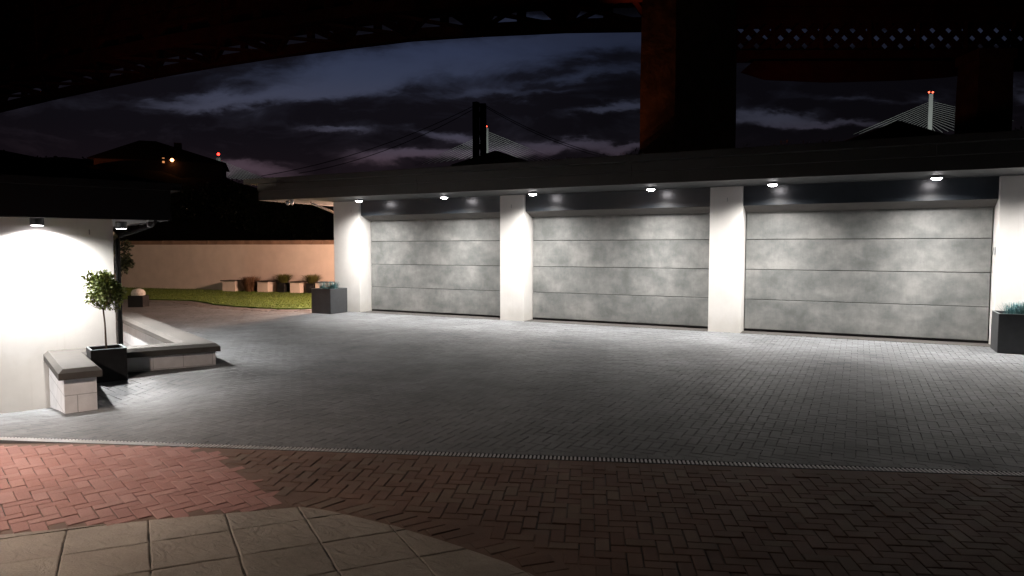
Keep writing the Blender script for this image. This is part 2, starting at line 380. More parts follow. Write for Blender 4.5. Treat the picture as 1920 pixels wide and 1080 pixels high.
# riven slabs, clipped to the curved outline
def clip(poly, a, b):      # keep left... of directed edge a->b is outside: keep right side
    out = []; n = len(poly)
    def sd(p): return (b[0]-a[0])*(p[1]-a[1])-(b[1]-a[1])*(p[0]-a[0])
    for i in range(n):
        p, q = poly[i], poly[(i+1) % n]; sp_, sq = sd(p), sd(q)
        if sp_ <= 0: out.append(p)
        if (sp_ < 0 < sq) or (sq < 0 < sp_):
            t = sp_/(sp_-sq); out.append((p[0]+(q[0]-p[0])*t, p[1]+(q[1]-p[1])*t))
    return out
jd = np.array((-.83, .56)); jd /= np.linalg.norm(jd); cdv = np.array((.65, .76)); cdv /= np.linalg.norm(cdv)
sl = MB()
hull = SLAB[1:15]
for i in range(-12, 12):
    for j in range(-2, 12):
        o0 = np.array((7.62, -12.0))+cdv*(.447*i)-jd*(.40*j)
        g_ = .0035
        q = [o0+cdv*g_, o0+cdv*(.447-g_), o0+cdv*(.447-g_)-jd*(.40-g_), o0+cdv*g_-jd*(.40-g_)]
        q = [(p[0], p[1]) for p in q]
        # wobble
        pts = []
        for e in range(4):
            a_, b_ = np.array(q[e]), np.array(q[(e+1) % 4])
            for t_ in np.linspace(0, 1, 7)[:-1]:
                pts.append(tuple(a_+(b_-a_)*t_+rng.normal(0, .0018, 2)))
        poly = pts
        for e in range(len(hull)-1):
            if len(poly) < 3: break
            poly = clip(poly, hull[e], hull[e+1])
        if len(poly) < 3: continue
        cxm = sum(p[0] for p in poly)/len(poly); cym = sum(p[1] for p in poly)/len(poly)
        hz = random.uniform(-.002, .002)
        n = len(poly); inn = [(cxm+(p[0]-cxm)*.965, cym+(p[1]-cym)*.965) for p in poly]
        vs = [(p[0], p[1], hz+.001) for p in inn]+[(p[0], p[1], hz-.003) for p in poly]+[(p[0], p[1], -.03) for p in poly]
        fs = [tuple(reversed(range(n)))]+[(k_, (k_+1) % n, n+(k_+1) % n, n+k_) for k_ in range(n)]+[(n+k_, n+(k_+1) % n, 2*n+(k_+1) % n, 2*n+k_) for k_ in range(n)]
        sl.add(vs, fs)
tag(sl.build('slab_paving', 'slab'), kind='structure')

# joint bed + wide ground sheet to the horizon
def axis(fine0, fine1, step, far):
    a = list(np.arange(fine0, fine1+1e-6, step)); d = step; x = fine0; L_ = []
    while x > -far: d *= 1.45; x -= d; L_.append(x)
    x = a[-1]; d = step; Rr = []
    while x < far: d *= 1.45; x += d; Rr.append(x)
    return np.array(L_[::-1]+a+Rr)
gxv = axis(-3, 9, .12, 4000); gyv = axis(-14, -5, .12, 4000)
GX, GY = np.meshgrid(gxv, gyv); GZ = gh(GX, GY)-.0085
nx, ny = len(gxv), len(gyv)
vs = np.stack([GX.ravel(), GY.ravel(), GZ.ravel()], 1).tolist()
fs = [(j*nx+i, j*nx+i+1, (j+1)*nx+i+1, (j+1)*nx+i) for j in range(ny-1) for i in range(nx-1)]
b = MB(); b.v = vs; b.f = fs; tag(b.build('ground', 'joint'), kind='structure')

# drain: channel body and steel grating bars
dr = empty('channel_drain', (D0[0], D0[1], 0), a_d, 'long galvanised slotted drain channel between the grey driveway and the brown paving', 'drain')
b = MB(); b.box(-5.5, 12, -.051, -.047, -.03, .001); b.box(-5.5, 12, .047, .051, -.03, .001); b.build('channel_edge', 'grey_metal', dr)
b = MB(); t_ = -5.5
while t_ < 12: b.box(t_, t_+.017, -.046, .046, -.0075, .0015); t_ += .034
b.build('grating', 'galv', dr)
b = MB(); b.box(-5.5, 12, -.047, .047, -.0080, -.0070); b.build('channel_bed', 'rubber', dr)

# ---------------------------------------------------------------- lawn, border path, boundary wall
b = MB(); b.prism([(x, y) for x, y in LAWN], -.01, .035); tag(b.build('lawn', 'lawn'), kind='structure')
nb = 26000; LX = rng.uniform(-16, -1.3, nb*3); LY = rng.uniform(-2.5, 6, nb*3); k = inpoly(LX, LY, LAWN); LX, LY = LX[k][:nb], LY[k][:nb]
n = len(LX); an = rng.uniform(0, 6.28, n); hgt = rng.uniform(.02, .05, n); w_ = .008
V = np.zeros((n, 3, 3)); V[:, 0, 0] = LX-np.cos(an)*w_; V[:, 0, 1] = LY-np.sin(an)*w_; V[:, 1, 0] = LX+np.cos(an)*w_; V[:, 1, 1] = LY+np.sin(an)*w_
V[:, 2, 0] = LX+rng.normal(0, .015, n); V[:, 2, 1] = LY+rng.normal(0, .015, n); V[:, :2, 2] = .034; V[:, 2, 2] = .034+hgt
me = bpy.data.meshes.new('lawn_grass'); me.from_pydata(V.reshape(-1, 3).tolist(), [], np.arange(3*n).reshape(-1, 3).tolist()); me.materials.append(M['lawn_blade'])
o = bpy.data.objects.new('lawn_grass', me); COL.objects.link(o); tag(o, 'short mown grass blades on the lawn', 'grass', kind='stuff')
# path of brown setts edging the lawn
pts = [np.array(p, float) for p in LAWN[:11]]; px_, py_, pr_ = [], [], []
for row in range(5):
    off = .07+row*.125
    for i in range(len(pts)-1):
        a, b_ = pts[i], pts[i+1]; L = np.linalg.norm(b_-a); d = (b_-a)/L; nrm = np.array((d[1], -d[0]))
        for s_ in np.arange(.1+(row % 2)*.1, L, .2):
            q = a+d*s_+nrm*off
            if q[0] > -16: px_.append(q[0]); py_.append(q[1]); pr_.append(math.atan2(d[1], d[0]))
bricks('lawn_path', (np.array(px_), np.array(py_), np.array(pr_)), .2, .12, 0, 'pave_edge', gap=.006, lift=.002)

wa = np.array((-15.53, 3.95)); wb = np.array((-6.46, 5.35)); wd = (wb-wa)/np.linalg.norm(wb-wa); wang = math.atan2(wd[1], wd[0])
bw = empty('boundary_wall', (-6.46, 5.35, 0), wang, 'long cream rendered garden wall behind the lawn with a brown tile coping', 'wall')
MB().box(-34, 5.9, 0, .22, -.1, 1.86).build('wall', 'render_peach', bw)
b = MB(); x = -34
while x < 5.85: b.box(x+.004, x+.446, -.05, .27, 1.862, 2.02); x += .45
b.build('coping', 'wall_brick', bw, bevel=.006, seg=1)

# ---------------------------------------------------------------- garage
GW, GP, P0 = 4.268, .643, .891; PER = GW+GP; REC, LR, ZL, ZS, YF = .45, .07, 2.595, 2.983, -1.572
gar = empty('garage', (0, 0, 0), 0, 'long white triple garage with dark roof edge and concrete look doors', 'garage')
XE = 2*PER+GW; XR = 20.5
MB().box(-P0, 0, 0, 7, -.05, ZS).build('pillar', 'render', gar, bevel=.008)
MB().box(GW, PER, 0, 7, -.05, ZS).build('pillar', 'render', gar, bevel=.008)
MB().box(PER+GW, 2*PER, 0, 7, -.05, ZS).build('pillar', 'render', gar, bevel=.008)
MB().box(XE, XR, 0, 7, -.05, ZS).build('wall', 'render', gar, bevel=.008)
for i in range(3):
    x0 = i*PER; x1 = x0+GW
    # lintel with sloping underside meeting the door head
    b = MB(); prof = [(LR, ZL), (LR, ZS), (REC+.2, ZS), (REC+.2, ZL-.12), (REC-.03, ZL-.12)]
    e = .004
    vs = [(x, y, z) for x in (x0+e, x1-e) for y, z in prof]
    b.add(vs, [(4,3,2,1,0), (5,6,7,8,9)]+[(k_, (k_+1) % 5, 5+(k_+1) % 5, 5+k_) for k_ in (0, 1, 2, 3)])
    ln = b.build('lintel', 'dark_panel', gar)
    # underside
    b = MB(); z_ = ZL-.003
    b.add([(x0+e, LR+.012, ZL-.002), (x1-e, LR+.012, ZL-.002), (x1-e, REC-.03, ZL-.122), (x0+e, REC-.03, ZL-.122),
           (x0+e, LR+.012, ZL+.02), (x1-e, LR+.012, ZL+.02), (x1-e, REC-.03, ZL-.10), (x0+e, REC-.03, ZL-.10)],
          [(0,3,2,1),(4,5,6,7),(0,1,5,4),(1,2,6,5),(2,3,7,6),(3,0,4,7)])
    b.build('door_head', 'frame_head', gar)
    dz = .045; top = ZL-.06; ph = (top-dz)/4
    dm = MB(); dm.box(x0+.006, x1-.006, REC+.02, REC+.05, 0.0, dz-.002)
    door = dm.build('garage_door', 'rubber', gar)
    for k_ in range(4):
        mb = MB(); mb.box(x0+.02, x1-.02, -.02, .02, -ph/2+.006, ph/2-.006)
        p = mb.build('door_panel', 'door', door, bevel=.004, seg=1); p.location = (0, REC+.02, dz+ph*(k_+.5))
        p.location.x = 0
    MB().box(x0+.012, x1-.012, REC+.03, REC+.05, dz, top+.1).build('door_backing', 'rubber', door)
    # shallow concrete threshold
    b = MB(); b.box(x0, x1, .0, REC, -.02, .004); b.build('threshold', 'coping', gar)
# small keypad plug marks high on pillars
# soffit, fascia boards, gutter, roof
XL = -2.0
MB().box(XL+.03, XR, YF+.02, 8.2, ZS, ZS+.025).build('soffit', 'soffit', gar)
for z0, z1, pr in ((ZS-.02, ZS+.215, 0), (ZS+.218, ZS+.40, -.018)):
    b = MB(); L_ = 5.0; x = XL
    x_ = XL
    while x_ < XR:
        xe = min(x_+L_, XR); b.box(x_+.002, xe-.002, YF+pr-.02, YF+.02, z0, z1); x_ = xe
    b.box(XL-.02+pr, XL+.02, YF+.021, 8.2, z0, z1)
    b.build('fascia', 'fascia', gar, bevel=.004, seg=1)
# gutter: open box profile with front lip
b = MB(); gz0 = ZS+.405
b.box(XL-.33, XR, YF-.16, YF+.02, gz0, gz0+.02); b.box(XL-.33, XR, YF-.178, YF-.16, gz0, gz0+.12); b.box(XL-.345, XL-.33, YF-.178, YF+.02, gz0, gz0+.12)
b.box(XL-.345, XL-.33, YF+.02, 8.2, gz0, gz0+.12); b.box(XL-.33, XL-.02, YF+.02, 8.2, gz0, gz0+.02)
b.build('gutter', 'fascia', gar)
b = MB(); yb = 8.3; xm0, xm1 = 2.5, 15; zt = gz0+.11; zr = zt+.42
vs = [(XL-.3, YF-.12, zt), (XR, YF-.12, zt), (XR, yb, zt), (XL-.3, yb, zt), (xm0, 3.3, zr), (XR, 3.3, zr)]
b.add(vs, [(0,1,5,4),(1,2,5),(2,3,4,5),(3,0,4),(3,2,1,0)]); b.build('roof', 'roof', gar)
b = MB(); b.tube([(-1.0,.3,2.4),(-1.0,.3,2.62),(-1.05,.18,2.72),(-1.25,-.45,2.93),(-1.25,-.45,2.975)], .033, 10)
b.tube([(-1.0,.3,0),(-1.0,.3,2.45)], .033, 10)
b.build('downpipe', 'render_peach', gar, smooth=True)
MB().box(XE-.03, XE-.002, .12, .18, 1.62, 1.75).build('door_switch', 'white_plastic', gar, bevel=.004)
for x in (-.28, 4.55+.02, PER+GW+.34): MB().box(x, x+.012, -.004, .001, 2.68, 2.76).build('plug', 'anchor', gar)

# ---------------------------------------------------------------- downlights
CW = (1, .955, .915)
def make_downlight(name, label, group, energy, ccol, size=158, rad=.092, h=.045, dome=.036, blend=1.0, inner=0):
    r = empty(name, (0,0,0), 0, label, 'light', group)
    b = MB(); b.lathe([(rad, 0), (rad, -h), (rad-.006, -h), (rad-.006, -h+.010), (.0005, -h+.011)], n=28); b.build('housing', 'grey_metal', r, smooth=False)
    b = MB(); b.lathe([(.0005, -h+.009), (rad-.008, -h+.008), (rad-.012, -h-dome*.30), (rad*.72, -h-dome*.62), (rad*.45, -h-dome*.88), (rad*.2, -h-dome), (.0005, -h-dome*1.02)], n=24); b.build('lens', 'lamp_glow', r, smooth=True)
    l = light('SPOT', 'bulb', (0, 0, -h-dome-.015), energy, ccol, r, size=size, blend=blend, radius=rad*.7)
    if inner:
        light('SPOT', 'inner_bulb', (0, 0, -h-dome-.02), inner, ccol, r, size=96, blend=1.0, radius=rad*.7)
    return r
dl_x = [(.50, 'cylinder downlight beside the leftmost garage pillar, first from the left'),
        (3.08, 'downlight under the garage eave above the smallest looking left garage door'),
        (5.42, 'downlight just right of the second garage pillar, third from the left'),
        (8.10, 'downlight above the right half of the middle garage door'),
        (10.45, 'downlight just right of the third garage pillar, fifth from the left'),
        (13.10, 'rightmost visible downlight above the right garage door')]
proto = None
for i, (x, lab) in enumerate(dl_x):
    if proto is None: proto = make_downlight('downlight', lab, 'downlights under the garage eave', 560, CW, inner=330); d = proto
    else: d = copy_tree(proto)
    d['label'] = lab; d.location = (x, -.60, ZS-.001)
d = copy_tree(proto); d['label'] = 'downlight beyond the right garage door over the white end wall'; d.location = (15.45, -.6, ZS-.001)

# twin security lamps under the garage eave
tw = empty('security_light', (-1.0, -1.45, ZS), 0, 'pale twin head security light under the left end of the garage eave', 'security light')
MB().box(-.06, .06, -.05, .05, -.05, 0).build('bracket', 'white_plastic', tw, bevel=.006)
for s_ in (-1, 1):
    b = MB(); b.lathe([(.028, .03), (.045, 0), (.055, -.06), (.05, -.075)], n=16)
    o = b.build('lamp_head', 'white_plastic', tw, smooth=True); o.location = (s_*.075, -.02, -.07); o.rotation_euler = (R(-35), s_*R(12), 0)

# ---------------------------------------------------------------- house on the left
hs = empty('house', (HO.x, HO.y, 0), HA, 'white rendered house wall on the left under a deep dark roof edge', 'house')
HE = 2.15
MB().box(-9, 0, -11, 0, -.8, HE).build('wall', 'render', hs, bevel=.008)
MB().box(-9, .56, -11, .60, HE, HE+.02).build('soffit', 'soffit', hs)
b = MB(); b.box(.56, .60, -11, .64, HE-.02, HE+.47); b.box(-9, .559, .60, .64, HE-.02, HE+.47); b.build('fascia', 'black_fascia', hs, bevel=.004, seg=1)
b = MB(); b.box(.60, .72, -11, .76, HE+.40, HE+.415); b.box(.705, .72, -11, .76, HE+.416, HE+.50)
b.box(-9, .599, .64, .76, HE+.40, HE+.415); b.box(-9, .704, .745, .76, HE+.416, HE+.50); b.build('gutter', 'black_fascia', hs)
b = MB(); zt = HE+.48
vs = [(.70,-11,zt),(.70,.74,zt),(-9,.74,zt),(-9,-11,zt),(-4,-11,zt+1.3),(-4,-4,zt+1.3)]
b.add(vs, [(0,1,5,4),(1,2,5),(2,3,4,5),(0,4,3),(3,2,1,0)]); b.build('roof', 'roof', hs)
b = MB(); b.tube([(-.05,.055,-.45),(-.05,.055,1.86),(-.03,.09,1.92),(.22,.46,2.07),(.25,.50,2.13),(.25,.5,2.149)], .034, 10)
b.build('downpipe', 'black_metal', hs, smooth=True)
MB().box(-9, .05, .0, .03, -.45, -.2).build('plinth', 'black_metal', hs)
MB().box(.001, .006, -.30, -.285, 1.93, 2.0).build('plug', 'anchor', hs)
# house downlights
hproto = None
for i, (lx_, ly_, lab) in enumerate([(.20, -.91, 'black cylinder downlight under the house eave lighting the white wall'),
        (-.90, .25, 'downlight on the end wall of the house, the nearer one just past the dark downpipe'),
        (-3.2, .30, 'downlight on the end wall of the house, the farther one past the corner'),
        (.20, -3.6, 'black cylinder downlight on the house wall beyond the left edge'), (.20, -6.2, 'black cylinder downlight further along the house wall towards the camera')]):
    p3 = HT @ Vector((lx_, ly_, HE-.001))
    if hproto is None:
        hproto = make_downlight('downlight', lab, 'downlights under the house eave', 640, (1,.97,.94), 160, .08, .11, .004, .8, 170); d = hproto
    else: d = copy_tree(hproto)
    d['label'] = lab; d.location = p3; d.rotation_euler = (0, 0, HA)
sc = empty('security_camera', HT @ Vector((.42, .40, HE)), HA, 'small grey dome sensor hanging under the corner of the house eave', 'camera')
MB().lathe([(.045,0),(.045,-.03),(.02,-.035)], n=16).build('mount', 'white_plastic', sc)
MB().lathe([(.018,-.03),(.045,-.05),(.05,-.08),(.035,-.11),(.01,-.12)], n=16).build('sensor_head', 'grey_metal', sc, smooth=True)

# ---------------------------------------------------------------- low wall with coping
FP = [(1.80,-.83),(1.80,-.50),(.40,-.50),(.63,1.18),(-5.5,1.18),(-5.5,.85),(.28,.85),(.14,-.02),(.004,-.02),(.004,-.83)]
def offset(poly, d):
    n = len(poly); out = []
    for i in range(n):
        p0, p1, p2 = (Vector(poly[i-1]), Vector(poly[i]), Vector(poly[(i+1) % n]))
        e1 = (p1-p0).normalized(); e2 = (p2-p1).normalized()
        n1 = Vector((e1.y, -e1.x)); n2 = Vector((e2.y, -e2.x))
        m_ = (n1+n2).normalized(); out.append(tuple(p1+m_*d/max(.35, m_.dot(n1))))
    return out
lw = empty('low_wall', (HO.x, HO.y, 0), HA, 'low white garden wall with bevelled grey coping wrapping round the small potted tree', 'low wall')
MB().prism(FP, -.6, .205).build('wall', 'block', lw)
o1 = offset(FP, .055); o2 = offset(FP, .005)
# the coping meets the house flush
fix = lambda L_: [(max(x, .003) if i in (8, 9) else x, y) for i, (x, y) in enumerate(L_)]
o1, o2 = fix(o1), fix(o2); n = len(FP); b = MB()
vs = [(x, y, .206) for x, y in o1]+[(x, y, .285) for x, y in o1]+[(x, y, .33) for x, y in o2]
b.add(vs, [tuple(reversed(range(n)))]+[(i, (i+1) % n, n+(i+1) % n, n+i) for i in range(n)]+[(n+i, n+(i+1) % n, 2*n+(i+1) % n, 2*n+i) for i in range(n)])
b.f.append(tuple(2*n+i for i in range(n)))
# ngon is concave: triangulate through bmesh below
cp = b.build('coping', 'coping', lw)
for oo in (cp, lw.children[0]):
    bm = bmesh.new(); bm.from_mesh(oo.data); bmesh.ops.triangulate(bm, faces=[f for f in bm.faces if len(f.verts) > 4]); bmesh.ops.recalc_face_normals(bm, faces=bm.faces); bm.to_mesh(oo.data); bm.free()
gj = N(M['coping']); tc = gj.n('ShaderNodeTexCoord'); sx = gj.n('ShaderNodeSeparateXYZ'); gj.l(tc.outputs['Object'], sx.inputs[0])

# ---------------------------------------------------------------- planters and plants
def planter(name, s, h, m, parent, rim='rim', soil=True, rimw=.025):
    b = MB(); t = rimw
    b.box(-s/2, s/2, -s/2, -s/2+t, 0, h); b.box(-s/2, s/2, s/2-t, s/2, 0, h)
    b.box(-s/2, -s/2+t, -s/2+t, s/2-t, 0, h); b.box(s/2-t, s/2, -s/2+t, s/2-t, 0, h); b.box(-s/2+t, s/2-t, -s/2+t, s/2-t, 0, .02)
    b.build('pot', m, parent, bevel=.003, seg=1)
    if rim:
        b = MB(); z0, z1 = h+.001, h+.007
        b.box(-s/2, s/2, -s/2, -s/2+t, z0, z1); b.box(-s/2, s/2, s/2-t, s/2, z0, z1); b.box(-s/2, -s/2+t, -s/2+t, s/2-t, z0, z1); b.box(s/2-t, s/2, -s/2+t, s/2-t, z0, z1)
        b.build('rim', rim, parent)
    if soil: MB().box(-s/2+t, s/2-t, -s/2+t, s/2-t, h*.5, h-.045).build('soil', 'soil', parent)
def blades(n, spread, h, w, lean, seed=1, z0=0, droop=.25):
    r = random.Random(seed); mb = MB()
    for _ in range(n):
        a = r.uniform(0, 6.28); rr = spread*math.sqrt(r.random()); x, y = rr*math.cos(a), rr*math.sin(a)
        a2 = a+r.gauss(0, .7); le = lean*r.uniform(.2, 1)*(rr/spread*.7+.4); hh = h*r.uniform(.55, 1.05)
        d = Vector((math.cos(a2), math.sin(a2), 0)); side = Vector((-d.y, d.x, 0))*w
        p = Vector((x, y, z0)); ps = [p, p+d*le*.35+Vector((0,0,hh*.5)), p+d*le*.8+Vector((0,0,hh*.85)), p+d*(le*1.25)+Vector((0,0,hh*(1-droop*r.random())))]
        mb.add([ps[0]-side, ps[0]+side, ps[1]-side*.9, ps[1]+side*.9, ps[2]-side*.6, ps[2]+side*.6, ps[3]], [(0,1,3,2),(2,3,5,4),(4,5,6)])
    return mb
for (x, y, z, lab, sd) in [(-.69, -.43, 0, 'charcoal cube planter with blue grass by the left end of the garage', 3), (14.36, -.46, 0, 'dark cube planter with blue grass cut by the right edge of the photo', 4)]:
    p = empty('planter', (x, y, z), 0, lab, 'planter', 'grey planters at the garage ends'); planter('planter', .66, .65, 'grey_metal', p)
    q = empty('blue_grass', (x, y, .60), 0, 'tuft of blue spiky grass in the '+('left' if sd == 3 else 'right')+' garage planter', 'ornamental grass', 'blue grasses in the garage planters')
    for k_, (dx, dy) in enumerate(((-.12, -.08), (.1, .05), (0, .1))):
        o = blades(170, .10, .26, .0028, .16, sd*10+k_).build('tuft', 'fescue', q); o.location = (dx, dy, 0)
# topiary tree
def leaves(n, cen, rad, size, seed, clumps=14, thin=.55):
    r = random.Random(seed); mb = MB(); cl = []
    for _ in range(clumps):
        d = Vector((r.gauss(0,1), r.gauss(0,1), r.gauss(0,1))).normalized()*r.uniform(.35, .85)
        cl.append((Vector((cen[0]+d.x*rad[0], cen[1]+d.y*rad[1], cen[2]+d.z*rad[2])), r.uniform(.28, .5)))
    for _ in range(n):
        c, s = cl[r.randrange(len(cl))]
        d = Vector((r.gauss(0,1), r.gauss(0,1), r.gauss(0,1))).normalized()*s*(r.random()**.4)
        p = c+Vector((d.x*rad[0], d.y*rad[1], d.z*rad[2]))
        out = (p-Vector(cen)).normalized()+Vector((r.gauss(0,.6), r.gauss(0,.6), r.gauss(0,.6))); out.normalize()
        side = out.cross(Vector((r.gauss(0,1), r.gauss(0,1), r.gauss(0,1)))).normalized(); up = side.cross(out)
        L_ = size*r.uniform(.7, 1.3); W_ = L_*thin*.5
        mb.add([p, p+out*L_*.5+side*W_+up*L_*.04, p+out*L_, p+out*L_*.5-side*W_+up*L_*.04], [(0,1,2),(0,2,3)])
    return mb
pc = HT @ Vector((.62, -.222, 0)); pz = -.10
pp = empty('planter', (pc.x, pc.y, pz), HA, 'black square planter holding the small bay tree inside the low wall corner', 'planter'); planter('planter', .42, .49, 'black_planter', pp)
bt = empty('bay_tree', (pc.x, pc.y, pz+.46), 0, 'small round headed bay tree with a thin bare stem in a black planter', 'tree')
b = MB(); tp = [(0,0,0),(-.008,.0,.18),(-.03,.01,.36),(-.055,.01,.55)]; b.tube(tp, .013, 8, r1=.010)
top = Vector((-.055,.01,.55)); r = random.Random(5)
for _ in range(15):
    a = r.uniform(0, 6.28); L_ = r.uniform(.12, .27); e = top+Vector((math.cos(a)*L_*.85, math.sin(a)*L_*.85, L_*r.uniform(.4, 1.1)))
    m_ = top+(e-top)*.5+Vector((0,0,-.02)); b.tube([top, m_, e], .005, 5, r1=.0025)
    for _ in range(3):
        e2 = m_+(e-m_)*r.random(); q = e2+Vector((r.gauss(0,.05), r.gauss(0,.05), r.uniform(.0,.08))); b.tube([e2, q], .0022, 4)
b.build('trunk', 'bark', bt, smooth=True)
leaves(3000, (-.07, -.02, .80), (.28, .28, .25), .047, 11, 30).build('crown', 'bay', bt)

# ball planter
bpz = empty('planter', (-6.95, -1.62, 0), R(32), 'small dark planter at the far left of the driveway topped with pale stones', 'planter'); planter('planter', .42, .34, 'black_planter', bpz, rim=None)
b = MB(); r = random.Random(3)
prof = [(.0005, .0), (.16, .0), (.19, .06), (.185, .13), (.14, .2), (.06, .235), (.0005, .24)]
b.lathe(prof, n=20)
o = b.build('stone_ball', 'stone_ball', None, smooth=True); o.location = (-6.95, -1.62, .30); tag(o, 'rounded pale stone ball sitting in the small dark planter', 'stone ball')

# white blocks and grasses along the boundary wall
bl = [(-11.03,-10.17,'leftmost of the white blocks with dark caps along the garden wall'), (-9.20,-8.48,'second white capped block from the left along the garden wall'),
      (-7.58,-6.92,'third white capped block from the left along the garden wall'), (-6.38,-5.6,'rightmost white capped block along the garden wall, partly behind the grey planter')]
def wally(x, out): return wa[1]+(x-wa[0])*wd[1]/wd[0]-out
def sightx(x): return 11.95+(x-11.95)*(4.30+.07*(x+10.6)+14.414)/19.314
for x0, x1, lab in bl:
    x0, x1 = sightx(x0), sightx(x1); s = .50; xc = x1-.10-s/2 if lab.startswith('x') else (x0+x1)/2-.08
    e = empty('bench_block', (xc, wally(xc, .42), 0), wang, lab, 'block', 'white capped blocks along the garden wall')
    w_ = (x1-x0)-.16
    MB().box(-w_/2, w_/2, -.25, .25, 0, .43).build('block', 'render_peach', e, bevel=.006)
    MB().box(-w_/2-.05, w_/2+.05, -.30, .27, .431, .465).build('cap', 'slate', e, bevel=.003, seg=1)
for k_, (x, lab, mt, h) in enumerate([(-9.72, 'bronze grass clump between the first and second white blocks', 'bronze', .70),
                       (-8.04, 'green grass clump between the second and third white blocks', 'sedge', .80), (-6.66, 'green grass clump beside the rightmost white block', 'sedge', .80)]):
    x = sightx(x); e = empty('grass_plant', (x, wally(x, .45), 0), 0, lab, 'ornamental grass', 'grasses between the white blocks')
    if k_ == 0: blades(900, .22, .66, .006, .28, 40, .03, .6).build('blades', mt, e)
    else:
        blades(650, .12, .42, .006, .42, 41+k_, .36, .5).build('blades', mt, e)
    planter('p', .34 if k_ else .30, .40 if k_ else .1, 'black_planter', e, rim=None)
# shrub peeping from behind the house corner
sp_ = gp_ = None
shp = Vector((-9.1, -.9, 0))
sh = empty('shrub', shp, 0, 'dark leafy shrub half hidden behind the corner of the left house', 'shrub')
MB().tube([(0,0,0),(.02,.02,.8),(0,.05,1.4)], .04, 6, r1=.015).build('trunk', 'bark', sh)
leaves(1500, (0, 0, 1.45), (.55, .55, .65), .12, 21, 16).build('crown', 'dark_leaf', sh)

# ---------------------------------------------------------------- garden lamp on the garage gable
gl_ = empty('wall_lamp', (-P0, 2.3, 2.35), 0, 'warm wall lamp on the garden side of the garage, lighting the lawn', 'lamp')
MB().box(-.03, 0, -.06, .06, -.08, .08).box(-.34, -.031, -.01, .01, .055, .07).build('back_plate', 'black_metal', gl_, bevel=.004)
MB().lathe([(.02,.05),(.07,0),(.075,-.02)], c=(-.34,0,.02), n=16).build('shade', 'black_metal', gl_)
light('POINT', 'bulb', (-.34, 0, -.04), 2150, (1,.60,.43), gl_, radius=.05)
# warm porch lamp behind and left of the camera, lighting slabs and red paving
pl = empty('porch_lamp', (4.7, -13.2, 0), 0, 'warm lamp post standing outside the left edge near the slabs', 'lamp')
MB().tube([(0,0,0),(0,0,2.6)], .04, 10).build('post', 'black_metal', pl)
MB().lathe([(.05,2.6),(.12,2.62),(.13,2.78),(.02,2.86)], n=16).build('lantern_roof', 'black_metal', pl)
light('SPOT', 'bulb', (.0, .0, 2.5), 1900, (1,.79,.66), pl, target=(.30,.62,1.5), size=126, blend=.9, radius=.07)

gl2 = empty('garden_lamp', (-9.5, -8.0, 0), 0, 'warm garden lamp post hidden behind the left house', 'lamp')
MB().tube([(0,0,0),(0,0,2.2)], .035, 10).build('post', 'black_metal', gl2)
MB().lathe([(.04,2.2),(.1,2.22),(.11,2.36),(.02,2.42)], n=16).build('lantern_roof', 'black_metal', gl2)
light('POINT', 'bulb', (0, 0, 2.1), 900, (1,.82,.62), gl2, radius=.06)

# ---------------------------------------------------------------- hill, trees and villa behind
def hill(name, pts, D0_, D1_, zb=0):
    # ridge sampled as sight directions, built as a rounded solid ridge with real depth
    mb = MB(); rows = []; nrow = 9; r = random.Random(2)
    xs = np.linspace(pts[0][0], pts[-1][0], 90); ys = np.interp(xs, [p[0] for p in pts], [p[1] for p in pts])
    vs = []
    for j in range(nrow):
        t = j/(nrow-1); D = D0_+(D1_-D0_)*t; hfac = math.sin(min(1, t*1.6)*math.pi/2) if t < .7 else math.cos((t-.7)/.3*math.pi/2)
        for i, x in enumerate(xs):
            top = at(x, ys[i], D0_+(D1_-D0_)*.62); q = at(x, 464, D)
            z = (top.z-.4)*max(0, hfac)*(1+.03*math.sin(i*.9+j)+.02*math.sin(i*2.3)) if hfac > 0 else 0
            vs.append((q.x, q.y, z-.05))
    n_ = len(xs); fs = [(j*n_+i, j*n_+i+1, (j+1)*n_+i+1, (j+1)*n_+i) for j in range(nrow-1) for i in range(n_-1)]
    mb.add(vs, fs); return tag(mb.build(name, 'hill', smooth=True), kind='structure')
hill('hill', [(-700, 330), (-200, 300), (60, 290), (180, 300), (410, 330), (470, 350), (520, 366), (700, 380), (1000, 400), (1400, 420), (1900, 430), (2500, 440)], 48, 120)
def far_pt(x, y, D): return at(x, y, D)
vD = 78; vo = at(290, 330, vD)
villa = empty('villa', (vo.x, vo.y, 0), CYAW+R(20), 'dark villa on the hill with one lit window and a glowing orange lamp', 'house')
ztop = at(300, 300, vD).z; zr = at(270, 255, vD).z; sc_ = vD/CF; Wv = 235*sc_
MB().box(-Wv*.42, Wv*.5, 0, 9, 0, ztop).build('wall', 'house_far', villa)
b = MB(); a0, a1 = -Wv*.46, Wv*.53
b.add([(a0,-.6,ztop-.1),(a1,-.6,ztop-.1),(a1,9.6,ztop-.1),(a0,9.6,ztop-.1),(a0+4.5,4.5,zr),(a1-8.0,4.5,zr),(a0+4.5,4.6,zr),(a1-8.0,4.6,zr)],
      [(0,1,5,4),(1,2,7,5),(2,3,6,7),(3,0,4,6),(4,5,7,6),(3,2,1,0)]); rf = b.build('roof', 'roof', villa)
MB().box(a1-6.0, a1-5.2, 4.2, 5.0, zr-1.2, zr-.1).build('chimney', 'roof', rf)
VI = (Matrix.Translation(villa.location) @ Matrix.Rotation(CYAW+R(20), 4, 'Z')).inverted()
def on_villa(x, y, X=None):     # sight line to the villa front wall, local coordinates
    c = VI @ CAM; d = (VI.to_3x3() @ (at(x, y, 1)-CAM)); t = (-.02-c.y)/d.y; return c+d*t
w0 = on_villa(304.5, 305.5); w1 = on_villa(308.5, 296)
wf = MB().box(w0.x-.04, w1.x+.04, -.06, -.005, w0.z-.05, w1.z+.05).build('window', 'house_far', villa)
